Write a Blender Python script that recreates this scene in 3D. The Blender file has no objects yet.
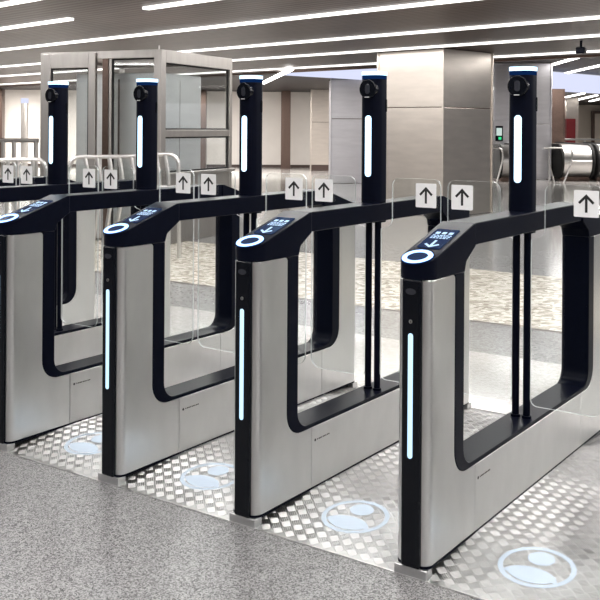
import bpy, bmesh, math, random
from mathutils import Vector, Matrix
C = bpy.context.scene.collection
S = bpy.context.scene
random.seed(4)

# ------------------------------------------------------------------ camera
FP, HY, YAW, ROLL = 958.9, 126.7, 0.6094, 0.0064
F = Vector((-math.sin(YAW), math.cos(YAW), 0)); R = Vector((math.cos(YAW), math.sin(YAW), 0))
RR = R*math.cos(ROLL) + Vector((0, 0, math.sin(ROLL))); UU = RR.cross(F)
cam = bpy.data.cameras.new('camera'); camo = bpy.data.objects.new('camera', cam); C.objects.link(camo)
camo.matrix_world = Matrix(((RR.x, UU.x, -F.x, 0), (RR.y, UU.y, -F.y, 0), (RR.z, UU.z, -F.z, 1.5), (0, 0, 0, 1)))
cam.sensor_width = 36; cam.lens = FP/600*36; cam.shift_y = (HY-300)/600; cam.clip_end = 300
S.camera = camo
# ------------------------------------------------------------------ world and exposure
w = bpy.data.worlds.new('world'); S.world = w; w.use_nodes = True
w.node_tree.nodes['Background'].inputs[0].default_value = (0.93, 0.94, 1.0, 1)
w.node_tree.nodes['Background'].inputs[1].default_value = 0.42
S.view_settings.view_transform = 'Standard'; S.view_settings.look = 'None'
S.view_settings.exposure = 0.25; S.view_settings.gamma = 1; S.view_settings.use_curve_mapping = False
STRIP = 10.0          # watts per metre of the ceiling light strips
CEIL = 2.83
# rotated frame of the hall (ceiling strips, columns)
XP = -(R*(-950/959) + F).normalized(); XP.z = 0; YP = Vector((-XP.y, XP.x, 0))
HALL = math.atan2(XP.y, XP.x)

def area(name, loc, sx, sy, power, col=(1, 1, 1), rot=(0, 0, 0)):
    l = bpy.data.lights.new(name, 'AREA'); l.shape = 'RECTANGLE'; l.size = sx; l.size_y = sy
    l.energy = power; l.color = col
    o = bpy.data.objects.new(name, l); o.location = loc; o.rotation_euler = rot; C.objects.link(o)
    return o

# ------------------------------------------------------------------ materials
def new_mat(name):
    m = bpy.data.materials.new(name); m.use_nodes = True
    nt = m.node_tree; return m, nt, nt.nodes['Principled BSDF']
def N(nt, t, **kw):
    n = nt.nodes.new(t)
    for k, v in kw.items(): setattr(n, k, v)
    return n
def ramp(nt, fac, stops):
    r = N(nt, 'ShaderNodeValToRGB'); e = r.color_ramp.elements
    while len(e) < len(stops): e.new(0.5)
    for i, (p, c) in enumerate(stops): e[i].position = p; e[i].color = (*c, 1)
    nt.links.new(fac, r.inputs[0]); return r.outputs[0]
def noise(nt, scale, detail=3, vec=None, stretch=None):
    n = N(nt, 'ShaderNodeTexNoise'); n.inputs['Scale'].default_value = scale; n.inputs['Detail'].default_value = detail
    if vec is None:
        vec = N(nt, 'ShaderNodeTexCoord').outputs['Object']
    if stretch:
        mp = N(nt, 'ShaderNodeMapping'); mp.inputs['Scale'].default_value = stretch
        nt.links.new(vec, mp.inputs[0]); vec = mp.outputs[0]
    nt.links.new(vec, n.inputs['Vector']); return n.outputs[0]
def bump(nt, h, strength, dist, p):
    b = N(nt, 'ShaderNodeBump'); b.inputs['Strength'].default_value = strength; b.inputs['Distance'].default_value = dist
    nt.links.new(h, b.inputs['Height']); nt.links.new(b.outputs[0], p.inputs['Normal'])
def mth(nt, op, a, b=None, c=None):
    n = N(nt, 'ShaderNodeMath', operation=op)
    for i, v in enumerate((a, b, c)):
        if v is None: continue
        if isinstance(v, (int, float)): n.inputs[i].default_value = v
        else: nt.links.new(v, n.inputs[i])
    return n.outputs[0]
def plain(name, col, rough=0.4, metal=0.0, var=0.08, nscale=30, coat=0.0, spec=0.5):
    m, nt, p = new_mat(name)
    n = noise(nt, nscale, 2)
    a = tuple(c*(1-var) for c in col); b = tuple(min(1, c*(1+var)) for c in col)
    nt.links.new(ramp(nt, n, [(0.3, a), (0.7, b)]), p.inputs['Base Color'])
    p.inputs['Roughness'].default_value = rough; p.inputs['Metallic'].default_value = metal
    p.inputs['Coat Weight'].default_value = coat; p.inputs['Specular IOR Level'].default_value = spec
    return m
def steel(name, col, rough, stretch, wav=0.0, rv=0.08, wscale=1.6, brush=0.06):
    m, nt, p = new_mat(name)
    n = noise(nt, 6, 4, stretch=stretch)
    nt.links.new(ramp(nt, n, [(0.3, tuple(c*.94 for c in col)), (0.7, tuple(min(1, c*1.05) for c in col))]), p.inputs['Base Color'])
    p.inputs['Metallic'].default_value = 1
    r = mth(nt, 'ADD', mth(nt, 'MULTIPLY', n, rv), rough - rv/2)
    nt.links.new(r, p.inputs['Roughness'])
    big = noise(nt, wscale, 0)
    h = mth(nt, 'ADD', mth(nt, 'MULTIPLY', big, wav), mth(nt, 'MULTIPLY', n, brush))
    bump(nt, h, 0.4, 0.01 if not wav else 0.05, p)
    return m
def emit(name, col, strength):
    m = bpy.data.materials.new(name); m.use_nodes = True; nt = m.node_tree
    nt.nodes.remove(nt.nodes['Principled BSDF']); e = N(nt, 'ShaderNodeEmission')
    e.inputs[0].default_value = (*col, 1); e.inputs[1].default_value = strength
    nt.links.new(e.outputs[0], nt.nodes['Material Output'].inputs[0]); return m
def glass(name, tint, gloss, rough=0.02, milky=0.0):
    m = bpy.data.materials.new(name); m.use_nodes = True; nt = m.node_tree
    p = nt.nodes['Principled BSDF']; p.inputs['Base Color'].default_value = (0.8, 0.85, 0.85, 1); p.inputs['Roughness'].default_value = 0.3
    t = N(nt, 'ShaderNodeBsdfTransparent'); t.inputs[0].default_value = (*tint, 1)
    g = N(nt, 'ShaderNodeBsdfGlossy'); g.inputs['Roughness'].default_value = rough
    mx = N(nt, 'ShaderNodeMixShader'); mx.inputs[0].default_value = gloss
    nt.links.new(t.outputs[0], mx.inputs[1]); nt.links.new(g.outputs[0], mx.inputs[2])
    m2 = N(nt, 'ShaderNodeMixShader'); m2.inputs[0].default_value = milky
    nt.links.new(mx.outputs[0], m2.inputs[1]); nt.links.new(p.outputs[0], m2.inputs[2])
    nt.links.new(m2.outputs[0], nt.nodes['Material Output'].inputs[0]); return m

M = {}
M['steel'] = steel('brushed_steel', (0.74, 0.74, 0.73), 0.31, (1, 1.2, 0.7), wav=0.0, brush=0.0, rv=0.03)
M['steel_satin'] = plain('satin_steel', (0.62, 0.62, 0.62), 0.32, 1.0, 0.05)
M['black'] = plain('black_coated_metal', (0.003, 0.004, 0.010), 0.3, 0.0, 0.1, 40, spec=0.06)
M['gloss'] = plain('black_gloss_plastic', (0.004, 0.005, 0.008), 0.12, 0.0, 0.1, 40, spec=0.22)
M['rubber'] = plain('dark_recess', (0.008, 0.008, 0.008), 0.8)
M['light'] = emit('cool_white_led', (0.52, 0.78, 1.0), 2.4)
M['strip'] = emit('blue_white_led', (0.50, 0.78, 1.0), 1.35)
M['ring'] = emit('reader_ring_led', (0.36, 0.58, 1.0), 2.6)
M['bluespill'] = emit('painted_blue_spill', (0.006, 0.035, 0.15), 0.45)  # glowing colour imitating blue LED spill on the black parts
M['icon'] = emit('screen_icons', (0.55, 0.75, 1.0), 1.2)
M['screen'] = plain('dark_screen', (0.012, 0.02, 0.045), 0.12, spec=0.3)
p = M['screen'].node_tree.nodes['Principled BSDF']; p.inputs['Emission Color'].default_value = (0.03, 0.09, 0.28, 1); p.inputs['Emission Strength'].default_value = 0.13
M['white'] = plain('white_sticker', (0.9, 0.89, 0.89), 0.5, 0, 0.02)
M['ink'] = plain('black_ink', (0.01, 0.01, 0.01), 0.5)
M['glass'] = glass('clear_glass', (0.97, 0.985, 0.98), 0.05)
M['edge'] = glass('glass_edge', (0.85, 0.9, 0.9), 0.2, 0.2, 0.5)
M['pane'] = glass('enclosure_glass', (0.93, 0.95, 0.95), 0.14, 0.03)
M['tread'] = plain('tread_plate', (0.50, 0.495, 0.49), 0.29, 0.95, 0.12, 4)
M['painted_projection'] = glass('painted_projected_light', (0.95, 0.97, 1.0), 0.0, 0.3, 0.52)  # projected light put into the colour of a thin film
M['painted_projection'].node_tree.nodes['Principled BSDF'].inputs['Base Color'].default_value = (0.80, 0.90, 1.0, 1)
M['picto_trim'] = plain('edge_trim_metal', (0.7, 0.7, 0.69), 0.3, 1.0)
M['colsteel'] = steel('column_steel', (0.66, 0.60, 0.54), 0.36, (0.4, 0.4, 2), wav=0.05, wscale=0.7, brush=0.0, rv=0.02)
M['coolsteel'] = steel('cool_column_steel', (0.66, 0.65, 0.68), 0.36, (0.4, 0.4, 2), wav=0.05, wscale=0.7, brush=0.0, rv=0.02)
M['liftsteel'] = steel('lift_steel', (0.86, 0.85, 0.85), 0.36, (0.4, 0.4, 2), wav=0.3, wscale=1.6, brush=0.0, rv=0.02)
M['liftsteel'].node_tree.nodes['Principled BSDF'].inputs['Metallic'].default_value = 0.55
M['frame'] = steel('enclosure_frame_steel', (0.40, 0.38, 0.36), 0.42, (2, 2, 0.4), brush=0.0, rv=0.0)
M['tube'] = plain('polished_tube', (0.66, 0.645, 0.63), 0.32, 1.0, 0.04)
M['brown'] = plain('bronze_cladding', (0.13, 0.09, 0.075), 0.3, 0.85)
M['wallbeige'] = plain('beige_wall_panel', (0.62, 0.55, 0.47), 0.5, 0, 0.03, 2)
M['wallpale'] = plain('pale_wall_panel', (0.72, 0.68, 0.64), 0.5, 0, 0.03, 2)
M['hallceil'] = plain('dark_hall_ceiling', (0.022, 0.018, 0.018), 0.5, 0, 0.2, 2, spec=0.15)
M['red'] = plain('red_cabinet', (0.20, 0.015, 0.02), 0.4)
M['darkplinth'] = plain('dark_plinth', (0.05, 0.03, 0.025), 0.4)
M['ceil_light'] = emit('ceiling_strip_led', (1.0, 0.97, 0.93), 2.0)
M['cove'] = emit('lit_cove', (0.74, 0.78, 1.0), 0.85)
M['hall_light'] = emit('hall_strip_led', (1.0, 0.97, 0.93), 6.0)
M['green'] = emit('green_display', (0.05, 0.8, 0.3), 0.8)
M['display'] = emit('pale_display', (0.7, 0.85, 0.8), 0.7)
# ceiling: fine dark slats running with the light strips
m, nt, p = new_mat('dark_slatted_ceiling'); M['ceiling'] = m
tc = N(nt, 'ShaderNodeTexCoord').outputs['Object']; sp = N(nt, 'ShaderNodeSeparateXYZ'); nt.links.new(tc, sp.inputs[0])
sl = mth(nt, 'SINE', mth(nt, 'MULTIPLY', sp.outputs[1], 2*math.pi/0.12))
n = noise(nt, 3, 5, vec=tc, stretch=(0.5, 9, 1))
nt.links.new(ramp(nt, n, [(0.3, (0.046, 0.030, 0.024)), (0.75, (0.098, 0.068, 0.056))]), p.inputs['Base Color'])
p.inputs['Roughness'].default_value = 0.38; p.inputs['Metallic'].default_value = 0.0; p.inputs['Specular IOR Level'].default_value = 0.12
bump(nt, mth(nt, 'ADD', mth(nt, 'MULTIPLY', sl, 0.4), mth(nt, 'MULTIPLY', n, 0.5)), 0.25, 0.012, p)
# terrazzo
def terrazzo(name, dark, light, rough, tone=(0.9, 1.08), scale=150):
    m, nt, p = new_mat(name)
    tc = N(nt, 'ShaderNodeTexCoord').outputs['Object']
    v = N(nt, 'ShaderNodeTexVoronoi'); v.inputs['Scale'].default_value = scale; nt.links.new(tc, v.inputs['Vector'])
    sep = N(nt, 'ShaderNodeSeparateColor'); nt.links.new(v.outputs['Color'], sep.inputs[0])
    mid = tuple((a+b)/2 for a, b in zip(dark, light))
    c1 = ramp(nt, sep.outputs[0], [(0.1, dark), (0.45, mid), (0.9, light)])
    n = noise(nt, 0.9, 3, vec=tc)
    c2 = ramp(nt, n, [(0.3, (tone[0],)*3), (0.7, (tone[1],)*3)])
    mx = N(nt, 'ShaderNodeMix', data_type='RGBA', blend_type='MULTIPLY'); mx.inputs[0].default_value = 1
    nt.links.new(c1, mx.inputs[6]); nt.links.new(c2, mx.inputs[7]); nt.links.new(mx.outputs[2], p.inputs['Base Color'])
    p.inputs['Roughness'].default_value = rough
    return m
M['floor'] = terrazzo('grey_terrazzo', (0.035, 0.034, 0.034), (0.40, 0.39, 0.39), 0.28, scale=230)
M['floor_light'] = terrazzo('pale_speckled_granite', (0.30, 0.26, 0.21), (0.66, 0.62, 0.55), 0.25, scale=22)
M['floor_grey'] = terrazzo('grey_polished_granite', (0.19, 0.185, 0.18), (0.29, 0.285, 0.285), 0.16, scale=60)
M['floor_far'] = terrazzo('pale_polished_granite', (0.38, 0.365, 0.35), (0.47, 0.455, 0.44), 0.12, scale=60)

# ------------------------------------------------------------------ mesh helpers
def link(name, bm, mats, parent=None, bevel=0, seg=2, smooth=False, loc=None):
    bmesh.ops.recalc_face_normals(bm, faces=bm.faces)
    me = bpy.data.meshes.new(name); bm.to_mesh(me); bm.free()
    for m in (mats if isinstance(mats, (list, tuple)) else [mats]): me.materials.append(m)
    o = bpy.data.objects.new(name, me); C.objects.link(o)
    if parent: o.parent = parent
    if loc: o.location = loc
    if bevel:
        b = o.modifiers.new('bevel', 'BEVEL'); b.width = bevel; b.segments = seg; b.limit_method = 'ANGLE'; b.angle_limit = math.radians(40)
    if smooth:
        for f in me.polygons: f.use_smooth = True
        me.set_sharp_from_angle(angle=math.radians(35))
    return o
def box(bm, x0, x1, y0, y1, z0, z1, mi=0, mat=None):
    vs = [bm.verts.new((x, y, z)) for x in (x0, x1) for y in (y0, y1) for z in (z0, z1)]
    if mat is not None:
        for v in vs: v.co = mat @ v.co
    for q in ((0, 1, 3, 2), (4, 6, 7, 5), (0, 4, 5, 1), (2, 3, 7, 6), (0, 2, 6, 4), (1, 5, 7, 3)):
        f = bm.faces.new([vs[i] for i in q]); f.material_index = mi
    return vs
def fillet(pts, n=8):
    out = []
    k = len(pts)
    for i in range(k):
        a, b, c = Vector(pts[i-1][:2]), Vector(pts[i][:2]), Vector(pts[(i+1) % k][:2]); r = pts[i][2] if len(pts[i]) > 2 else 0
        if r <= 0: out.append(tuple(b)); continue
        u, v = (a-b).normalized(), (c-b).normalized(); ang = u.angle(v); t = r/math.tan(ang/2)
        ctr = b + (u+v).normalized()*(r/math.sin(ang/2)); p0, p1 = b+u*t, b+v*t
        a0 = math.atan2(*(p0-ctr).yx); a1 = math.atan2(*(p1-ctr).yx); d = (a1-a0+math.pi) % (2*math.pi)-math.pi
        for j in range(n+1): th = a0+d*j/n; out.append((ctr.x+r*math.cos(th), ctr.y+r*math.sin(th)))
    return out
def prism(bm, pts, lo, hi, axis='x', mi=0, mi_side=None, mat=None):
    def P(p, t): return {'x': (t, p[0], p[1]), 'y': (p[0], t, p[1]), 'z': (p[0], p[1], t)}[axis]
    va = [bm.verts.new(P(p, lo)) for p in pts]; vb = [bm.verts.new(P(p, hi)) for p in pts]
    if mat is not None:
        for v in va+vb: v.co = mat @ v.co
    f = [bm.faces.new(va), bm.faces.new(vb[::-1])]
    for q in f: q.material_index = mi
    for i in range(len(pts)):
        q = bm.faces.new([va[i], vb[i], vb[(i+1) % len(pts)], va[(i+1) % len(pts)]]); q.material_index = mi if mi_side is None else mi_side
    return va, vb
def cyl(bm, c, r, h, axis='z', n=24, mi=0, mat=None):
    pts = [(math.cos(2*math.pi*i/n)*r, math.sin(2*math.pi*i/n)*r) for i in range(n)]
    if axis == 'z': pts = [(c[0]+a, c[1]+b) for a, b in pts]; lo = c[2]
    elif axis == 'y': pts = [(c[0]+a, c[2]+b) for a, b in pts]; lo = c[1]
    else: pts = [(c[1]+a, c[2]+b) for a, b in pts]; lo = c[0]
    prism(bm, pts, lo, lo+h, axis, mi, mat=mat)
def tube(bm, pts, r, n=10, mi=0):
    pts = [Vector(p) for p in pts]; rings = []
    for i, p in enumerate(pts):
        d = ((pts[min(i+1, len(pts)-1)]-p).normalized() + (p-pts[max(i-1, 0)]).normalized()).normalized()
        up = Vector((0, 0, 1)) if abs(d.z) < 0.95 else Vector((0, 1, 0))
        a = d.cross(up).normalized(); b = d.cross(a)
        rings.append([bm.verts.new(p+(a*math.cos(t)+b*math.sin(t))*r) for t in [2*math.pi*j/n for j in range(n)]])
    for q, s in zip(rings, rings[1:]):
        for j in range(n): bm.faces.new([q[j], q[(j+1) % n], s[(j+1) % n], s[j]]).material_index = mi
    bm.faces.new(rings[0][::-1]); bm.faces.new(rings[-1])
def curve(pts, r, n=6):
    """rounds the corners of a 3-D polyline"""
    pts = [Vector(p) for p in pts]; out = [pts[0]]
    for a, b, c in zip(pts, pts[1:], pts[2:]):
        u, v = (a-b), (c-b); t = min(r, u.length*.45, v.length*.45); p0, p1 = b+u.normalized()*t, b+v.normalized()*t
        for j in range(n+1): s = j/n; out.append(p0*(1-s)**2+b*2*s*(1-s)+p1*s*s)
    return out+[pts[-1]]
def torus(bm, ctr, R0, r, mat, n=40, k=10, mi=0):
    rings = []
    for i in range(n):
        t = 2*math.pi*i/n
        rings.append([bm.verts.new(mat @ Vector(((R0+r*math.cos(s))*math.cos(t), (R0+r*math.cos(s))*math.sin(t), r*0.6*math.sin(s)))) for s in [2*math.pi*j/k for j in range(k)]])
    for i in range(n):
        q, s = rings[i], rings[(i+1) % n]
        for j in range(k): bm.faces.new([q[j], s[j], s[(j+1) % k], q[(j+1) % k]]).material_index = mi
def tag(o, label, cat, group=None):
    o['label'] = label; o['category'] = cat
    if group: o['group'] = group
    return o
def thing(name, label, cat, loc=(0, 0, 0), rz=0, group=None):
    o = bpy.data.objects.new(name, None); C.objects.link(o); o.location = loc; o.rotation_euler = (0, 0, rz); o.empty_display_size = 0.1
    return tag(o, label, cat, group)
def struct(o): o['kind'] = 'structure'; return o
def copy_tree(o, parent=None):
    c = o.copy(); C.objects.link(c)
    if parent: c.parent = parent
    for ch in list(o.children): copy_tree(ch, c)
    return c
NB = bmesh.new
def at(x, y, D):  # photo direction at distance D along the view axis
    return F*D + RR*((x-300)/FP*D) + UU*((HY-y)/FP*D) + Vector((0, 0, 1.5))

# ------------------------------------------------------------------ structure: floor, ceiling, walls
Y0, Y1 = 2.84, 4.73
def slab(name, x0, x1, y0, y1, z0, z1, mat):
    bm = NB(); box(bm, x0, x1, y0, y1, z0, z1); return struct(link(name, bm, mat))
slab('floor', -60, 45, -8, Y0-0.005, -0.1, 0, M['floor'])
slab('floor_inner', -60, 45, Y1+0.012, 5.95, -0.1, 0, M['floor_far'])
slab('floor_grey_band', -60, 45, 5.95, 6.85, -0.1, 0, M['floor_grey'])
slab('trim_floor_joint', -60, 45, 6.85, 6.91, -0.1, 0.0, M['darkplinth'])
slab('floor_speckled_band', -60, 45, 6.91, 9.41, -0.1, 0, M['floor_light'])
slab('floor_mid_band', -60, 45, 9.41, 17.5, -0.1, 0, M['floor_grey'])
slab('floor_hall', -60, 45, 17.5, 75, -0.1, 0, M['floor_far'])
RAMP = 0.034
def plate_z(y):
    return RAMP*min(1, max(0, (y-Y0-0.003)/0.377), max(0, (Y1+0.002-y)/0.34))
def tread_plate():
    vs, fs = [], []
    prof = [(Y0+0.003, -0.08), (Y1+0.002, -0.08), (Y1+0.002, 0), (Y1+0.002-0.34, RAMP), (Y0+0.38, RAMP), (Y0+0.003, 0)]
    for x in (-8, 1.2): vs += [(x, y, z) for y, z in prof]
    n = 6; fs += [tuple(range(n))[::-1], tuple(range(n, 2*n))] + [(i, (i+1) % n, n+(i+1) % n, n+i) for i in range(n)]
    c, hb = 0.038, 0.0016; q = math.sqrt(0.5)
    for iu in range(-400, 400):
        for iv in range(-400, 400):
            u0, v0 = iu*c, iv*c; cx, cy = (u0+v0+c)*q, (v0-u0)*q
            if not (-4.6 < cx < 0.2 and Y0+0.03 < cy < Y1-0.03): continue
            even = (iu+iv) % 2 == 0
            for k in range(5):
                t = (k+0.5)*c/5; hl, hw = c*0.43, c*0.066
                ring = []
                for a, bb, up in ((-1, -1, 0), (1, -1, 0), (1, 1, 0), (-1, 1, 0), (-1, -1, 1), (1, -1, 1), (1, 1, 1), (-1, 1, 1)):
                    l = a*(hl-(0.0022 if up else 0)); w_ = bb*(hw-(0.0014 if up else 0))
                    uu, vv = (c/2+l, t+w_) if even else (t+w_, c/2+l)
                    x, y = (u0+uu+v0+vv)*q, (v0+vv-u0-uu)*q
                    ring.append((x, y, plate_z(y)-0.0004+up*(hb+0.0004)))
                b0 = len(vs); vs.extend(ring)
                fs += [(b0+4, b0+5, b0+6, b0+7)] + [(b0+i, b0+(i+1) % 4, b0+4+(i+1) % 4, b0+4+i) for i in range(4)]
    me = bpy.data.meshes.new('floor_tread_plate'); me.from_pydata(vs, [], fs); me.materials.append(M['tread'])
    o = bpy.data.objects.new('floor_tread_plate', me); C.objects.link(o); struct(o)
tread_plate()
slab('trim_plate_front', -8, 1.2, Y0-0.005, Y0+0.003, -0.08, 0.003, M['picto_trim'])
slab('trim_plate_back', -8, 1.2, Y1+0.002, Y1+0.012, -0.08, 0.003, M['picto_trim'])

# entrance side behind the viewer: unseen pale wall, dark pilasters added for steel reflections
slab('wall_front', -30, 14, -7.4, -7.1, 0, CEIL, M['wallpale'])
for i in range(15): slab('trim_front_added_pilaster', -29+i*2.9, -28.2+i*2.9, -7.1, -6.95, 0, CEIL, M['darkplinth'])
slab('wall_right', 14, 14.3, -7.4, 12, 0, CEIL, M['wallbeige'])
for i in range(6): slab('trim_right_added_pilaster', 13.85, 14, -6+i*3, -5.1+i*3, 0, CEIL, M['darkplinth'])  # unseen, also added for the steel to reflect
def hall_pt(D): return F*D          # on the view axis
def hall_coords(v): return v.dot(XP), v.dot(YP)
edge_v = hall_coords(F*22.6)[1]
ub = hall_coords(F*24 + R*0.4)[0]      # line of the lit cove, running away along the hall
VOID, FARZ = 3.4, 2.78
def hall_slab(name, u0, u1, v0, v1, z0, z1, mat):
    bm = NB(); box(bm, u0, u1, v0, v1, z0, z1); o = struct(link(name, bm, mat)); o.rotation_euler = (0, 0, HALL); return o
hall_slab('ceiling', -60, 30, -9, edge_v, CEIL, CEIL+0.12, M['ceiling'])
hall_slab('ceiling_void', ub, 60, edge_v, 75, VOID, VOID+0.1, M['hallceil'])
hall_slab('ceiling_hall', -60, ub-0.12, edge_v+0.1, 75, FARZ, FARZ+0.1, M['hallceil'])
hall_slab('trim_ceiling_edge', -60, 30, edge_v, edge_v+0.1, CEIL-0.04, VOID, M['brown'])

# ceiling strips
def strip(D, u0, u1, label, w=0.09, hgt=0.03, lamp=None):
    v = hall_coords(F*D)[1]
    bm = NB(); box(bm, u0, u1, -w/2, w/2, -hgt, 0)
    c = YP*v
    o = link('ceiling_light', bm, M['ceil_light'], loc=(c.x, c.y, CEIL)); o.rotation_euler = (0, 0, HALL)
    a0, a1 = lamp or (max(u0, -16), min(u1, 9))
    p = YP*v + XP*((a0+a1)/2)
    area('strip_lamp', (p.x, p.y, CEIL-hgt-0.003), a1-a0, w, STRIP*(a1-a0), (1, 0.98, 0.965), (0, 0, HALL))
    return tag(o, label, 'ceiling light', 'linear ceiling lights')
def u_at(x, D0):   # hall u coordinate where image column x meets the strip through F*D0
    u, v = hall_coords(F*D0); d = F + R*((x-300)/FP); t = v/d.dot(YP); return (d*t).dot(XP)
words = ['fourth', 'third', 'second']
strip(9.0, u_at(145, 9.0), 9, 'white ceiling light strip at the top edge, short piece ending above the glass enclosure')
strip(9.0, -22, u_at(70, 9.0), 'white ceiling light strip in the top left corner, ending short above the tread gates')
strip(11.55, -30, 12, 'long white ceiling light strip, nearest of the four passing above the glass enclosure')
strip(14.9, -34, 16, 'long white ceiling light strip just above the big steel column, second from the near one')
strip(17.8, -38, 18, 'long white ceiling light strip touching the top of the big steel column')
strip(21.4, -42, 22, 'farthest long white ceiling light strip, interrupted by the big steel column')
for D, t in ((7.2, 'overhead'), (4.4, 'nearest the gates'), (1.6, 'above the entrance side'), (-1.4, 'behind the entrance side')):
    strip(D, -14, 9, 'white ceiling light strip outside the picture, ' + t)

for D, xx, pw in ((30, -3, 600), (31, -9, 600), (28, -13, 500), (30, 4, 350), (42, 12, 700), (27, 9, 350), (15, -6, 70), (15, -1.5, 60)):  # unseen fill lights added to brighten the far walls and enclosure
    q = F*D+R*xx; area('hall_fill', (q.x, q.y, FARZ-0.06 if hall_coords(q)[0] < ub else VOID-0.06) if D > 20 else (q.x, q.y, CEIL-0.05), 5, 1.0, pw, (1, 0.95, 0.9), (0, 0, HALL))
# ------------------------------------------------------------------ the fare gate (origin at its centre line, floor)
def slope_z(y): return 1.070 + (y-2.84)*(0.108/0.355)
HW = 0.065
def mir(pts): return [(7.61-p[0],)+tuple(p[1:]) for p in pts][::-1]
def plan_round(bm, ys, r, seg=8):
    es = [e for e in bm.edges if abs(e.verts[0].co.y-ys) < 1e-4 and abs(e.verts[1].co.y-ys) < 1e-4 and abs(e.verts[0].co.z-e.verts[1].co.z) > 0.02]
    bmesh.ops.bevel(bm, geom=es, offset=r, segments=seg, profile=0.5, affect='EDGES')
g = thing('fare_gate', 'x', 'turnstile', group='steel fare gates')
def make_gate():
    # steel claddings
    front = fillet([(2.85, 0.042), (3.217, 0.042), (3.217, 0.288), (3.042, 0.288, 0.1), (3.042, 1.010, 0.014), (2.85, 1.010)])
    bm = NB(); prism(bm, front, -HW, HW); plan_round(bm, 2.85, 0.034); link('front_cladding', bm, M['steel'], g, 0.0015, 1, True)
    bm = NB(); prism(bm, mir(front), -HW, HW); plan_round(bm, 7.61-2.85, 0.034); link('rear_cladding', bm, M['steel'], g, 0.0015, 1, True)
    bm = NB(); box(bm, -HW, HW, 3.219, 4.391, 0.042, 0.288)
    lower = link('lower_panel', bm, M['steel'], g, 0.0015, 1)
    bm = NB(); hexa = [(3.245+0.006*math.cos(a), 0.232+0.006*math.sin(a)) for a in [math.pi/3*i for i in range(6)]]
    prism(bm, hexa, HW, HW+0.0008)
    for i in range(9):
        y = 3.260+i*0.0105; box(bm, HW, HW+0.0008, y, y+(0.0075 if i % 3 else 0.005), 0.2295, 0.2345)
    link('maker_mark', bm, M['ink'], lower)
    # black lip and base
    bm = NB(); prism(bm, [(2.848, -HW-0.0005), (4.762, -HW-0.0005), (4.762, HW+0.0005), (2.848, HW+0.0005)], 0.034, 0.0415, "z")
    for v in bm.verts: v.co = Vector((v.co.y, v.co.x, v.co.z))
    plan_round2(bm); link('bottom_lip', bm, M['black'], g)
    bm = NB()
    def foot(ya, yb):
        pts = [(-0.03, ya), (0.03, ya), (HW-0.003, yb), (HW-0.003, 7.61-yb), (0.03, 7.61-ya), (-0.03, 7.61-ya), (-HW+0.003, 7.61-yb), (-HW+0.003, yb)]
        prism(bm, pts, 0.0, 0.0345, "z")
    foot(2.885, 3.22); link('recessed_base', bm, M['rubber'], g)
    for yy in (Y0, 7.61-Y0-0.045):
        bm = NB(); box(bm, -0.0625, 0.0625, yy, yy+0.045, 0.0, 0.0342); link('end_foot', bm, M['steel_satin'], g, 0.002, 1)
    # black window frame: two uprights and the sill
    up = [(3.0425, 1.010), (3.0425, 0.29, 0.1), (4.5675, 0.29, 0.1), (4.5675, 1.010), (4.493, 1.010), (4.493, 0.306, 0.075), (3.117, 0.306, 0.075), (3.117, 1.010)]
    bm = NB(); prism(bm, fillet(up, 10), -HW-0.001, HW+0.001); link('window_frame', bm, M['black'], g, 0.003, 2, True)
    # rail
    bm = NB(); box(bm, -HW+0.006, HW-0.006, 3.209, 4.401, 1.096, 1.178); link('top_rail', bm, M['black'], g, 0.004, 2)
    # heads
    hd = [(2.838, 1.012), (2.838, slope_z(2.838)), (3.195, 1.178), (3.2085, 1.178), (3.2085, 1.094), (3.130, 1.047, 0.02), (3.117, 1.0105)]
    hd = [p if len(p) == 3 else (*p, 0) for p in hd]
    bm = NB(); prism(bm, fillet(hd, 5), -HW-0.002, HW+0.002); plan_round(bm, 2.838, 0.06, 12)
    head = link('head', bm, M['black'], g, 0.003, 2, True)
    bm = NB(); prism(bm, mir(fillet(hd, 5)), -HW-0.002, HW+0.002); plan_round(bm, 7.61-2.838, 0.06, 12)
    link('rear_head', bm, M['black'], g, 0.003, 2, True)
    ang = math.atan(0.108/0.355)
    def on_head(y, dz=0.0): return Matrix.Translation((0, y, slope_z(y)+dz)) @ Matrix.Rotation(ang, 4, 'X')
    bm = NB(); torus(bm, None, 0.0455, 0.0092, on_head(2.880, 0.003), 48, 10); cyl(bm, (0, 0, 0), 0.057, 0.0035, 'z', 40, 1, mat=on_head(2.880)); link('reader_ring', bm, [M['ring'], M['bluespill']], head, smooth=True)  # disc under the ring paints its blue spill
    bm = NB(); cyl(bm, (0, 0, 0), 0.036, 0.0045, 'z', 40, mat=on_head(2.880)); link('reader_pad', bm, M['screen'], head)
    # screen with its pictograms, in head-slope coordinates around y = 3.03
    bm = NB(); mt = on_head(3.022)
    prism(bm, fillet([(-0.046, -0.066, 0.008), (0.046, -0.066, 0.008), (0.046, 0.105, 0.008), (-0.046, 0.105, 0.008)], 4), 0.0, 0.0025, 'z', 0, mat=mt)
    def stroke(a, b, wd):
        a, b = Vector(a), Vector(b); d = (b-a).normalized(); n_ = Vector((-d.y, d.x))*wd/2
        prism(bm, [tuple(a+n_), tuple(a-n_), tuple(b-n_), tuple(b+n_)], 0.0024, 0.0032, 'z', 1, mat=mt)
    stroke((0, 0.0), (0, -0.054), 0.009); stroke((-0.026, -0.034), (0.002, -0.058), 0.009); stroke((0.026, -0.034), (-0.002, -0.058), 0.009)
    rr = random.Random(3)
    for row, y in enumerate((0.022, 0.034, 0.046)):
        x = -0.036
        while x < 0.034:
            wd = rr.uniform(0.005, 0.013); stroke((x, y), (min(x+wd, 0.038), y), 0.0055); x += wd+0.004
    for x in (-0.026, 0.0, 0.026):
        stroke((x-0.008, 0.068), (x+0.008, 0.068), 0.018)
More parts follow.
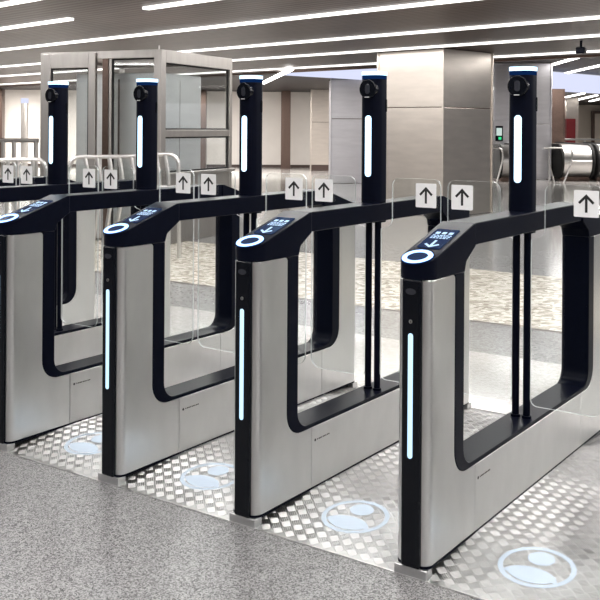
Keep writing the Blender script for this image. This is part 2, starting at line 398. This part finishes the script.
    link('screen', bm, [M['screen'], M['icon']], head)
    # front fascia
    bm = NB(); prism(bm, [(2.834, -0.036), (2.858, -0.036), (2.858, 0.036), (2.834, 0.036)], 0.033, 1.014, "z")
    for v in bm.verts: v.co = Vector((v.co.y, v.co.x, v.co.z))
    fa = link('front_fascia', bm, M['gloss'], g, 0.009, 4, True)
    bm = NB(); prism(bm, fillet([(-0.009, 0.405, 0.0088), (0.009, 0.405, 0.0088), (0.009, 0.83, 0.0088), (-0.009, 0.83, 0.0088)], 6), 2.8322, 2.836, 'y'); link('status_light', bm, M['strip'], fa)
    bm = NB(); cyl(bm, (0, 2.8318, 0.870), 0.0065, 0.004, 'y', 20); box(bm, -0.001, 0.001, 2.8312, 2.832, 0.8665, 0.8735, 1); link('lock', bm, [M['steel_satin'], M['ink']], fa)
    bm = NB(); prism(bm, fillet([(-0.027, 0.955, 0.006), (0.027, 0.955, 0.006), (0.027, 1.004, 0.006), (-0.027, 1.004, 0.006)], 4), 2.8326, 2.836, 'y')
    el = [(0.02*math.cos(t), 0.972+0.011*math.sin(t)) for t in [math.pi*2*i/24 for i in range(24)]]; prism(bm, el, 2.8318, 2.833, 'y', 1)
    link('sensor_window', bm, [M['gloss'], M['lens'] if 'lens' in M else M['black']], fa)
    # post
    PY = 3.819
    def rsq(s, r): return fillet([(-s, PY-s, r), (s, PY-s, r), (s, PY+s, r), (-s, PY+s, r)], 8)
    bm = NB(); prism(bm, rsq(0.0525, 0.038), 1.088, 1.752, 'z'); post = link('camera_post', bm, M['black'], g, 0, 1, True)
    bm = NB(); prism(bm, rsq(0.0535, 0.039), 1.7702, 1.787, 'z', 0); prism(bm, rsq(0.0527, 0.038), 1.7521, 1.7701, 'z', 1); link('light_cap', bm, [M['light'], M['bluespill']], post, 0, 2, True)  # lower band paints the cap's blue spill on the post
    bm = NB(); fy = PY-0.0525
    prism(bm, fillet([(-0.0155, 1.30, 0.0152), (0.0155, 1.30, 0.0152), (0.0155, 1.583, 0.0152), (-0.0155, 1.583, 0.0152)], 8), fy-0.003, fy+0.004, 'y'); link('light_bar', bm, M['light'], post)
    bm = NB(); cyl(bm, (0, fy-0.012, 1.705), 0.0445, 0.03, 'y', 40); dial = link('face_camera', bm, M['gloss'], post, 0.004, 3, True)
    bm = NB(); prism(bm, fillet([(-0.013, 1.682, 0.0125), (0.013, 1.682, 0.0125), (0.013, 1.728, 0.0125), (-0.013, 1.728, 0.0125)], 6), fy-0.0135, fy-0.011, 'y')
    link('lens', bm, M['lens'], dial, 0.001, 1)
    bm = NB(); box(bm, -0.014, 0.010, fy-0.0128, fy-0.0115, 1.6665, 1.669); link('camera_mark', bm, M['white'], dial)
    # side button on the post
    bm = NB(); prism(bm, fillet([(PY+0.012, 1.60, 0.006), (PY+0.026, 1.60, 0.006), (PY+0.026, 1.66, 0.006), (PY+0.012, 1.66, 0.006)], 4), 0.051, 0.0545); link('side_sensor', bm, M['gloss'], post)
    # hinge columns and swing doors
    for sx in (-1, 1):
        bm = NB(); cyl(bm, (sx*0.0245, PY, 0.305), 0.0155, 0.79, 'z', 20); cyl(bm, (sx*0.0245, PY, 0.305), 0.021, 0.012, 'z', 20)
        link('hinge_column', bm, M['black'], g, 0, 1, True)
    for sx in (-1, 1):
        out = fillet([(0.041, 0.36, 0.03), (0.347, 0.36, 0.05), (0.347, 1.296, 0.035), (0.1, 1.296, 0.035), (0.1, 1.075, 0.04), (0.041, 1.06, 0.006)], 8)
        out = [(sx*a, b) for a, b in out]
        bm = NB(); prism(bm, out, PY-0.005, PY+0.005, 'y', 0, 1); door = link('glass_door', bm, [M['glass'], M['edge']], g)
        cx = sx*0.2755; cz = 1.2225; yf = PY-0.0052
        bm = NB(); prism(bm, fillet([(cx-0.0515, cz-0.0545, 0.005), (cx+0.0515, cz-0.0545, 0.005), (cx+0.0515, cz+0.0545, 0.005), (cx-0.0515, cz+0.0545, 0.005)], 3), yf-0.001, yf, 'y', 0)
        def st(a, b, wd):
            a, b = Vector(a), Vector(b); d = (b-a).normalized(); n_ = Vector((-d.y, d.x))*wd/2
            prism(bm, [(cx+q[0], cz+q[1]) for q in (a+n_, a-n_, b-n_, b+n_)], yf-0.0016, yf-0.0009, 'y', 1)
        st((0, -0.036), (0, 0.03), 0.0105); st((-0.03, 0.002), (0.0035, 0.0355), 0.0105); st((0.03, 0.002), (-0.0035, 0.0355), 0.0105)
        link('arrow_sign', bm, [M['white'], M['ink']], door)
def plan_round2(bm):
    es = [e for e in bm.edges if abs(e.verts[0].co.z-e.verts[1].co.z) > 0.004]
    bmesh.ops.bevel(bm, geom=es, offset=0.034, segments=8, profile=0.5, affect='EDGES')
M['lens'] = plain('lens_glass', (0.03, 0.032, 0.04), 0.08, 0.0, 0.05)
make_gate()
labels = {
 4: 'nearest fare gate on the right, brushed steel with black camera post, whole front in view',
 3: 'second nearest steel fare gate, its light post standing left of the big steel column',
 2: 'third nearest steel fare gate, in front of the glass enclosure corner',
 1: 'steel fare gate cut by the left edge, fourth from the nearest',
 0: 'fare gate whose camera post stands farthest left, its front beyond the left edge',
 -1: 'fare gate beyond the left edge, only its glass door with arrow showing',
 5: 'fare gate beyond the right edge, only its glass door side near the picture'}
GS = 0.981
def gx(k): return -1.522-0.7148*(4-k)
for k in (4, 3, 2, 1, 0, -1, 5):
    o = g if k == 4 else copy_tree(g)
    o.location = (gx(k), 2.838-GS*2.84, 0); o.scale = (GS,)*3; o['label'] = labels[k]

# ------------------------------------------------------------------ projected light painted as floor pictograms, plus spots added to brighten them
def blob(cx, cy, rx, ry, rot=0, n=36):
    return [(cx+rx*math.cos(t)*math.cos(rot)-ry*math.sin(t)*math.sin(rot), cy+rx*math.cos(t)*math.sin(rot)+ry*math.sin(t)*math.cos(rot)) for t in [2*math.pi*i/n for i in range(n)]]
pic = thing('painted_light_pictogram', 'x', 'painted light projection', group='round person pictograms of projected light, painted on the tread plate')
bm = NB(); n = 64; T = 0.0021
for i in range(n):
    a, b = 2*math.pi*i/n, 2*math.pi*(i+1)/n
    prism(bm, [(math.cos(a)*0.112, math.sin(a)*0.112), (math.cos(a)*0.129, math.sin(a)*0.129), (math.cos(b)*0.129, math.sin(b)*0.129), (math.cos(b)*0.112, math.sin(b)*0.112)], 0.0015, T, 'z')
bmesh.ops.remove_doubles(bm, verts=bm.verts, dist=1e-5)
link('ring', bm, M['painted_projection'], pic)
bm = NB(); prism(bm, blob(-0.005, 0.056, 0.046, 0.044), 0.0015, T, 'z'); link('person_head', bm, M['painted_projection'], pic)
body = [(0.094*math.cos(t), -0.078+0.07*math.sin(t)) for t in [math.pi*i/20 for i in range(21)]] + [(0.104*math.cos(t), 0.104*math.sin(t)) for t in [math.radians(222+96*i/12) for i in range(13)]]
bm = NB(); prism(bm, body, 0.0015, T, 'z'); link('person_body', bm, M['painted_projection'], pic)
plab = {3: 'round painted person pictogram of projected pale blue light on the tread plate right of the nearest gate',
        2: 'round painted person pictogram of projected pale blue light on the tread plate left of the nearest gate',
        1: 'round painted person pictogram of projected pale blue light partly hidden behind the second nearest gate',
        0: 'round painted person pictogram of projected pale blue light farthest left, partly hidden behind the third gate'}
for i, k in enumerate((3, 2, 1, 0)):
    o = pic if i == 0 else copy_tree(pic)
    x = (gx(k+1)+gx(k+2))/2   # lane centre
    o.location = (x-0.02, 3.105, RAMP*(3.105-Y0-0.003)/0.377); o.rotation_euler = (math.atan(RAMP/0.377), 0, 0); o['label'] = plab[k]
    sl_ = bpy.data.lights.new('pictogram_fill_spot', 'SPOT'); sl_.energy = 75; sl_.color = (0.72, 0.86, 1.0); sl_.spot_size = math.radians(9.5); sl_.spot_blend = 0.5; sl_.shadow_soft_size = 0.03  # plain spot without fitting, added to brighten the painted pictogram
    so = bpy.data.objects.new('pictogram_fill_spot', sl_); C.objects.link(so); so.location = (x-0.02, 3.122, CEIL-0.1)

# ------------------------------------------------------------------ big steel column and the columns behind
def clad_column(name, label, ctr, side_u, side_v, top, joints, mat, rz, gap=0.012, plinth=None):
    t = thing(name, label, 'column', (ctr.x, ctr.y, 0), rz)
    bm = NB(); box(bm, -side_u/2+0.02, side_u/2-0.02, -side_v/2+0.02, side_v/2-0.02, 0, top-0.002); link('core', bm, M['brown'], t)
    zs = [0.0]+joints+[top-0.002]
    if plinth: 
        bm = NB(); box(bm, -side_u/2-0.004, side_u/2+0.004, -side_v/2-0.004, side_v/2+0.004, 0.0, plinth); link('plinth', bm, M['darkplinth'], t); zs[0] = plinth
    for z0, z1 in zip(zs, zs[1:]):
        for f in range(4):
            mt = Matrix.Rotation(f*math.pi/2, 4, 'Z'); a, b = (side_u, side_v) if f % 2 == 0 else (side_v, side_u)
            bm = NB(); box(bm, -a/2+0.012, a/2-0.012, -b/2, -b/2+0.02, z0+gap/2, z1-gap/2, mat=mt); link('cladding_panel', bm, mat, t, 0.006, 2)
    for sx in (-1, 1):
        for sy in (-1, 1):
            bm = NB(); box(bm, sx*side_u/2-0.02, sx*side_u/2+0.02, sy*side_v/2-0.02, sy*side_v/2+0.02, 0.0, top-0.002); link('corner_trim', bm, mat, t, 0.008, 2)
    return t
corner = F*16 + R*(0.1491*16)
ux = -(R*(-0.0635)+F*0.0645).normalized()     # along the left face, towards the corner
vy = Vector((-ux.y, ux.x, 0)); crz = math.atan2(ux.y, ux.x)
s = 1.43
ctr = corner - ux*s/2 + vy*s/2
clad_column('steel_column', 'big square column clad in warm brushed steel panels, nearest behind the gates', ctr, s, s, CEIL, [1.5+20.5/FP*16], M['colsteel'], crz)
def col_at(name, label, xa, xb, D, top, joints, mat, depth=1.0, plinth=None):
    wd = (xb-xa)/FP*D; c = F*(D+depth/2)+R*(((xa+xb)/2-300)/FP*D)
    return clad_column(name, label, c, wd, depth, top, joints, mat, YAW, plinth=plinth)
col_at('steel_column', 'cool grey steel column half hidden behind the second camera post', 331, 382, 25.5, FARZ, [1.72], M['coolsteel'], 1.2)
col_at('steel_column', 'narrow beige steel column with dark plinth beside the pale far wall', 311, 331, 32.7, FARZ, [1.66], M['colsteel'], 0.8, 0.2)
c3 = col_at('steel_column', 'bluish steel column behind the nearest camera post, carrying a small display', 494, 551, 28, VOID, [1.62], M['coolsteel'], 1.2)
col_at('bronze_column', 'brown column right of the bluish steel column above the escalators', 551.5, 564, 31, FARZ, [], M['brown'], 0.7)
col_at('bronze_column', 'slim light brown pillar left of the far beige doors', 567, 578, 40, FARZ, [], M['colsteel'], 0.5)

# ------------------------------------------------------------------ far walls
def far_wall(name, pts, z1, mat, th=0.3):
    bm = NB()
    (xa, Da), (xb, Db) = pts
    a = F*Da+R*((xa-300)/FP*Da); b = F*Db+R*((xb-300)/FP*Db)
    prism(bm, [(a.x, a.y), (b.x, b.y), (b.x+F.x*th, b.y+F.y*th), (a.x+F.x*th, a.y+F.y*th)], 0, z1, 'z'); return struct(link(name, bm, mat))
far_wall('wall_back', [(-260, 34.5), (345, 35.5)], FARZ, M['wallpale'])
far_wall('wall_right_back', [(345, 50), (1000, 56)], FARZ, M['wallbeige'])
far_wall('baseboard_back', [(-260, 34.45), (345, 35.45)], 0.09, M['darkplinth'], 0.04)
def far_box(name, xa, xb, D, z0, z1, depth, mat, parent=None):
    bm = NB(); a = F*D+R*((xa-300)/FP*D); b = F*D+R*((xb-300)/FP*D)
    prism(bm, [(a.x, a.y), (b.x, b.y), (b.x+F.x*depth, b.y+F.y*depth), (a.x+F.x*depth, a.y+F.y*depth)], z0, z1, 'z'); return link(name, bm, mat, parent)
for xa, xb in ((281, 290.5), (200, 206), (-3, 2), (120, 126)):
    o = struct(far_box('trim_pilaster', xa, xb, 34.1, 0, FARZ-0.01, 0.32, M['brown']))
far_box('fire_cabinet', 566.5, 575.5, 39.7, 0.75, 1.9, 0.25, M['red'])
o = bpy.data.objects['fire_cabinet']; tag(o, 'dark red cabinet mounted beside the slim pillar at right', 'cabinet')
# far door pair
t = struct(far_box('door_1', 592, 640, 51.5, 0, 2.45, 0.2, M['brown']))
far_box('door_panel', 595, 603, 51.45, 0.1, 2.3, 0.1, M['wallbeige'], t); far_box('door_panel', 605, 636, 51.45, 0.1, 2.3, 0.1, M['wallbeige'], t)
# lit cove beam
bm = NB(); box(bm, ub-0.12, ub, edge_v+0.12, 70, FARZ-0.03, VOID-0.02)
o = link('light_cove', bm, M['cove']); o.rotation_euler = (0, 0, HALL); tag(o, 'long glowing blue-white light cove beam across the far ceiling', 'light cove')
def hall_strip(xa, ya, xb, yb, z, label, w=0.14):
    P = []
    for x, y in ((xa, ya), (xb, yb)):
        D = (z-1.5)*FP/(HY+(x-300)*ROLL-y); P.append(F*D+R*((x-300)/FP*D))
    d = (P[1]-P[0]).normalized(); nn = Vector((-d.y, d.x, 0))*w/2
    bm = NB(); prism(bm, [tuple((P[0]+nn).xy), tuple((P[0]-nn).xy), tuple((P[1]-nn).xy), tuple((P[1]+nn).xy)], z-0.03, z, 'z')
    tag(link('ceiling_light', bm, M['hall_light']), label, 'ceiling light', 'far hall ceiling lights')
hall_strip(262, 83, 290, 69, FARZ, 'slanted light strip on the far ceiling right of the third camera post')
hall_strip(539, 68, 577, 57, VOID, 'slanted light strip on the far ceiling just right of the nearest camera post top')
hall_strip(556, 75, 602, 64.5, VOID, 'slanted light strip above the glowing cove near the right edge')
hall_strip(565, 97, 583, 93, FARZ, 'short light strip under the glowing cove, left of three')
hall_strip(573, 100.5, 596, 95, FARZ, 'short light strip under the glowing cove, middle of three')
hall_strip(590, 101, 606, 97, FARZ, 'short light strip under the glowing cove, right of three')
# ceiling camera
t = thing('security_camera', 'small dark camera hanging from the ceiling near the right edge', 'camera', tuple(at(581, 66, 14.5).xy)+(0,))
bm = NB(); cyl(bm, (0, 0, CEIL-0.11), 0.02, 0.112, 'z', 12); link('bracket', bm, M['black'], t)
bm = NB(); box(bm, -0.07, 0.07, -0.06, 0.06, CEIL-0.2, CEIL-0.1); link('housing', bm, M['black'], t, 0.02, 3)

# display on the bluish column
dp = thing('display_unit', 'small wall unit with green lit screen left of the nearest camera post', 'display', tuple((F*27.85+R*((499.5-300)/FP*27.85)).xy)+(0,), YAW)
bm = NB(); box(bm, -0.19, 0.27, 0, 0.1, 1.1, 1.72); link('housing', bm, M['coolsteel'], dp, 0.01, 2)
bm = NB(); box(bm, -0.12, 0.1, -0.012, 0.0, 1.12, 1.56, 0); box(bm, -0.09, 0.07, -0.016, -0.01, 1.28, 1.5, 1); box(bm, -0.03, 0.055, -0.016, -0.01, 1.16, 1.24, 2)
link('screen', bm, [M['black'], M['display'], M['green']], dp)

# ------------------------------------------------------------------ escalator ends
def escalator(label, xl, D, wd=0.85, rz=0.0):
    c = F*D+R*((xl-300)/FP*D)
    t = thing('escalator', label, 'escalator', (c.x, c.y, 0), YAW+rz, 'escalators behind the gates')
    r = 0.46; zc = 0.56
    prof = [(r*-math.sin(a), zc+r*math.cos(a)) for a in [math.pi*i/24 for i in range(25)]] + [(4.0, zc-r), (4.0, zc+r)]
    bm = NB(); prism(bm, prof, 0.08, wd-0.08); link('end_cladding', bm, M['tube'], t, 0, 1, True)
    for x0 in (0.0, wd-0.08):
        rr_ = 0.5; pf = [(rr_*-math.sin(a), zc+rr_*math.cos(a)) for a in [math.pi*i/24 for i in range(25)]] + [(4.0, zc-rr_), (4.0, zc+rr_)]
        bm = NB(); prism(bm, pf, x0, x0+0.08); link('handrail', bm, M['rubber'], t, 0.02, 3, True)
    bm = NB(); box(bm, 0.05, wd-0.05, -0.1, 4.0, 0.0, 0.12); link('base', bm, M['brown'], t)
    bm = NB(); box(bm, 0.1, 0.55, -0.35, -0.33, 0.78, 0.86); box(bm, 0.1, 0.55, -0.35, -0.33, 0.0, 0.0001)
    bm.free()
escalator('steel escalator end with black handrails at the right edge', 557.5, 27.5, 0.95)
escalator('steel escalator end just left of the nearest camera post', 497, 27.0, 0.5)
escalator('steel escalator end cut by the right edge of the picture', 593.5, 27.5, 0.95)

def barrier_tubes(name, label, paths, r, group=None, base=None, cat='barrier', mat=None):
    o0 = Vector(paths[0][0]); o0.z = 0
    t = thing(name, label, cat, tuple(o0), 0, group)
    for nm, p, rd in [(a if isinstance(a, str) else 'tube', b, c) for a, b, c in [(q[0], q[1], q[2]) if isinstance(q, tuple) else ('tube', q, r) for q in paths]] if False else []: pass
    for i, p in enumerate(paths):
        bm = NB(); tube(bm, [Vector(q)-o0 for q in p], r); link('top_rail' if i == 0 else 'leg', bm, mat or M['tube'], t, smooth=True)
    return t
def fl(x, y, D): return at(x, y, D)
def ground(x, D): v = at(x, HY, D); v.z = 0; return v
D = 26.2
barrier_tubes('queue_barrier', 'bent tube barrier in front of the escalator at the right edge',
   [curve([fl(544, 148, D), fl(572, 148, D), fl(572.5, 160, D), ground(564, D)], 0.15), [fl(549, 148, D), ground(549.5, D)], [fl(549, 163, D), ground(555, D)], [fl(572, 161.5, D), fl(592, 161.5, D)]], 0.022, 'tube barriers by the escalators')
barrier_tubes('queue_barrier', 'bent tube barrier left of the nearest camera post',
   [curve([fl(490, 148, D), fl(502.5, 148, D), fl(503, 160, D), ground(497, D)], 0.15), [fl(490, 148, D), ground(490, D)]], 0.022, 'tube barriers by the escalators')
# glass balustrade rail across the hall at right
D = 36
t = thing('balustrade', 'long handrail with glass panel behind the right escalators', 'railing', tuple(ground(545, D)))
o0 = ground(545, D)
bm = NB(); tube(bm, [fl(552, 139.5, D)-o0, fl(640, 139.5, D)-o0], 0.035); link('handrail', bm, M['tube'], t, smooth=True)
for x in (552, 585, 618):
    bm = NB(); tube(bm, [ground(x, D)-o0, fl(x, 140, D)-o0], 0.03); link('post', bm, M['tube'], t, smooth=True)

# ------------------------------------------------------------------ glass enclosure at the left
GD = 11.9
gc = F*GD+R*(-0.145*GD)
lv = (R*(-0.1443)+F*0.067); rv = (R*0.0622+F*0.15)
LL, RL = 0.159*GD, 0.153*GD; lu = lv.normalized(); ru = Vector((lu.y, -lu.x, 0))
if ru.dot(rv) < 0: ru = -ru
TOP = 1.5+76.8/FP*GD
enc = thing('glass_enclosure', 'steel framed glass enclosure standing behind the left gates', 'enclosure', tuple(gc), math.atan2((-lu).y, (-lu).x))
# local axes: x = -lu (left face runs to -x), y = ru (right face runs to +y)
def ebox(name, x0, x1, y0, y1, z0, z1, mat, parent=enc, bev=0.004):
    bm = NB(); box(bm, x0, x1, y0, y1, z0, z1); return link(name, bm, mat, parent, bev, 1)
W = 0.1
ysgn = 1 if Vector((-(-lu).y, (-lu).x, 0)).dot(ru) > 0 else -1
ebox('corner_post', -0.11, 0.0, 0.0, 0.11, 0, TOP, M['frame'])
ebox('corner_post', -0.07, 0.0, RL-0.07, RL, 0, TOP, M['frame'])
ebox('corner_post', -LL, -LL+0.06, 0.0, 0.06, 0, TOP, M['frame'])
ebox('corner_post', -LL, -LL+0.06, RL-0.06, RL, 0, TOP, M['frame'])
ebox('top_beam', -LL+0.06, -0.11, 0.0, 0.09, TOP-0.1, TOP, M['frame'])
ebox('top_beam', -0.08, 0.0, 0.11, RL-0.07, TOP-0.16, TOP, M['frame'])
ebox('top_beam', -LL+0.06, -0.07, RL-0.08, RL, TOP-0.1, TOP, M['frame'])
ebox('top_beam', -LL, -LL+0.08, 0.06, RL-0.06, TOP-0.1, TOP, M['frame'])
# right face: transom, base panel with ledge, panes
zt = 1.5+(0.2/FP)*GD
ebox('transom', -0.075, -0.005, 0.11, RL-0.07, 1.36, 1.45, M['frame'])
ebox('base_panel', -0.07, -0.01, 0.11, RL-0.07, 0.0, 0.87, M['frame'])
ebox('ledge', -0.08, 0.06, 0.11, RL-0.02, 0.87, 0.91, M['frame'])
ebox('glass_pane', -0.045, -0.033, 0.11, RL-0.07, 1.45, TOP-0.16, M['pane'], bev=0)
ebox('glass_pane', -0.045, -0.033, 0.11, RL-0.07, 0.91, 1.36, M['pane'], bev=0)
# left face: framed door leaf, dark mullions and a second pane
xm = -LL*(161-95)/(161-40)
df = ebox('door_leaf', -LL+0.07, -LL+0.19, -0.03, 0.02, 0.03, TOP-0.02, M['frame'])
ebox('door_stile', xm-0.06, xm+0.05, -0.03, 0.02, 0.03, TOP-0.02, M['frame'], df)
ebox('door_rail', -LL+0.19, xm-0.06, -0.03, 0.02, TOP-0.21, TOP-0.02, M['frame'], df)
ebox('door_rail', -LL+0.19, xm-0.06, -0.03, 0.02, 0.03, 0.2, M['frame'], df)
ebox('glass_pane', -LL+0.19, xm-0.06, -0.012, 0.0, 0.2, TOP-0.21, M['pane'], df, 0)
ebox('mullion', xm+0.13, xm+0.22, 0.01, 0.09, 0, TOP-0.1, M['brown'])
ebox('mullion', xm+0.225, xm+0.265, 0.02, 0.09, 0, TOP-0.1, M['frame'])
ebox('glass_pane', xm+0.27, -0.11, 0.04, 0.052, 0.15, TOP-0.1, M['pane'], bev=0)
ebox('bottom_rail', xm+0.27, -0.11, 0.01, 0.09, 0.0, 0.15, M['frame'])
def gasket(x0, x1, y0, y1, z0, z1, parent=enc):   # dark seal around a pane
    bm = NB(); t = 0.02
    box(bm, x0, x1, y0, y1, z0, z0+t); box(bm, x0, x1, y0, y1, z1-t, z1)
    if x1-x0 > y1-y0: box(bm, x0, x0+t, y0, y1, z0+t, z1-t); box(bm, x1-t, x1, y0, y1, z0+t, z1-t)
    else: box(bm, x0, x1, y0, y0+t, z0+t, z1-t); box(bm, x0, x1, y1-t, y1, z0+t, z1-t)
    link('gasket', bm, M['rubber'], parent)
gasket(-0.05, -0.028, 0.11, RL-0.07, 1.45, TOP-0.16); gasket(-0.05, -0.028, 0.11, RL-0.07, 0.91, 1.36)
gasket(-LL+0.19, xm-0.06, -0.016, 0.004, 0.2, TOP-0.21, df); gasket(xm+0.265, -0.11, 0.036, 0.056, 0.15, TOP-0.1)
ebox('dark_top_sheet', -LL+0.08, -0.08, 0.09, RL-0.08, TOP-0.06, TOP-0.02, M['brown'])  # dark sheet put in for the ceiling's reflection in the panes
bm = NB(); tube(bm, [(-0.055, 0.03, TOP), (-0.055, 0.03, TOP+0.05)], 0.012); link('finial', bm, M['frame'], enc)
# steel lift car inside the enclosure
lift = thing('lift_car', 'grey steel lift car inside the glass enclosure', 'lift', tuple(gc + lu*0.2 + ru*0.25), enc.rotation_euler.z)
bm = NB(); box(bm, -1.3, 0.0, 0.0, 1.05, 0.02, 2.18); link('cabin', bm, M['liftsteel'], lift, 0.01, 2)
bm = NB(); box(bm, -0.62, -0.60, -0.012, 0.0, 0.05, 2.1); link('door_seam', bm, M['brown'], lift)
bm = NB(); box(bm, 0.0, 0.004, 0.5, 0.508, 0.05, 2.1); link('panel_joint', bm, M['frame'], lift)

# ------------------------------------------------------------------ tube barriers in front of the enclosure
D = 10.9
def hoop(xt, yt, xb, D, bend=0.0):
    a = fl(xt, yt, D); b = ground(xb, D); m_ = (a+b)/2; m_ = m_+F*0.0+R*bend; return curve([a, a+(m_-a)*0.55+R*bend*0.5, b], 0.3)
rail = [ground(68.5, D), fl(67.5, 170, D), fl(74, 157, D), fl(130, 156.5, D), fl(171, 153.5, D), fl(178.5, 160, D), ground(180, D)]
barrier_tubes('crowd_barrier', 'long curved tube barrier in front of the glass enclosure',
   [curve(rail, 0.22, 8)] + [hoop(x, 157.5-(x-74)*0.035, x-6, D, 0.07) for x in (85, 97, 109, 119, 131, 156, 165)]
   + [[fl(68, 188, D), fl(180, 187, D)]], 0.024, 'tube barriers')
barrier_tubes('crowd_barrier', 'tube barrier at the left edge beyond the leftmost camera post',
   [curve([fl(-60, 161, D), fl(42, 159.5, D), fl(46, 168, D), ground(46, D)], 0.2)] + [hoop(x, 160.5, x-2, D, 0.0) for x in (-40, -22, -6, 8, 18, 33)], 0.024, 'tube barriers')
D = 20
t = barrier_tubes('railing', 'thick pale handrail crossing the far left of the hall', [[fl(-80, 140, D), fl(39, 140.5, D)]] + [[fl(x, 140, D), ground(x, D)] for x in (-60, -20, 3, 14, 36)], 0.045, None, cat='railing', mat=M['frame'])
# ------------------------------------------------------------------ far left lamp columns
for x in (24.5,):
    c = ground(x, 31)
    pst = thing('lamp_column', 'slim pale round column with lit top at the far left', 'column', tuple(c))
    bm = NB(); cyl(bm, (0, 0, 0), 0.11, 2.2, 'z', 20); link('shaft', bm, M['frame'], pst, smooth=True)
    bm = NB(); cyl(bm, (0, 0, 2.2), 0.12, 0.16, 'z', 20); link('lit_top', bm, M['cove'], pst, smooth=True)
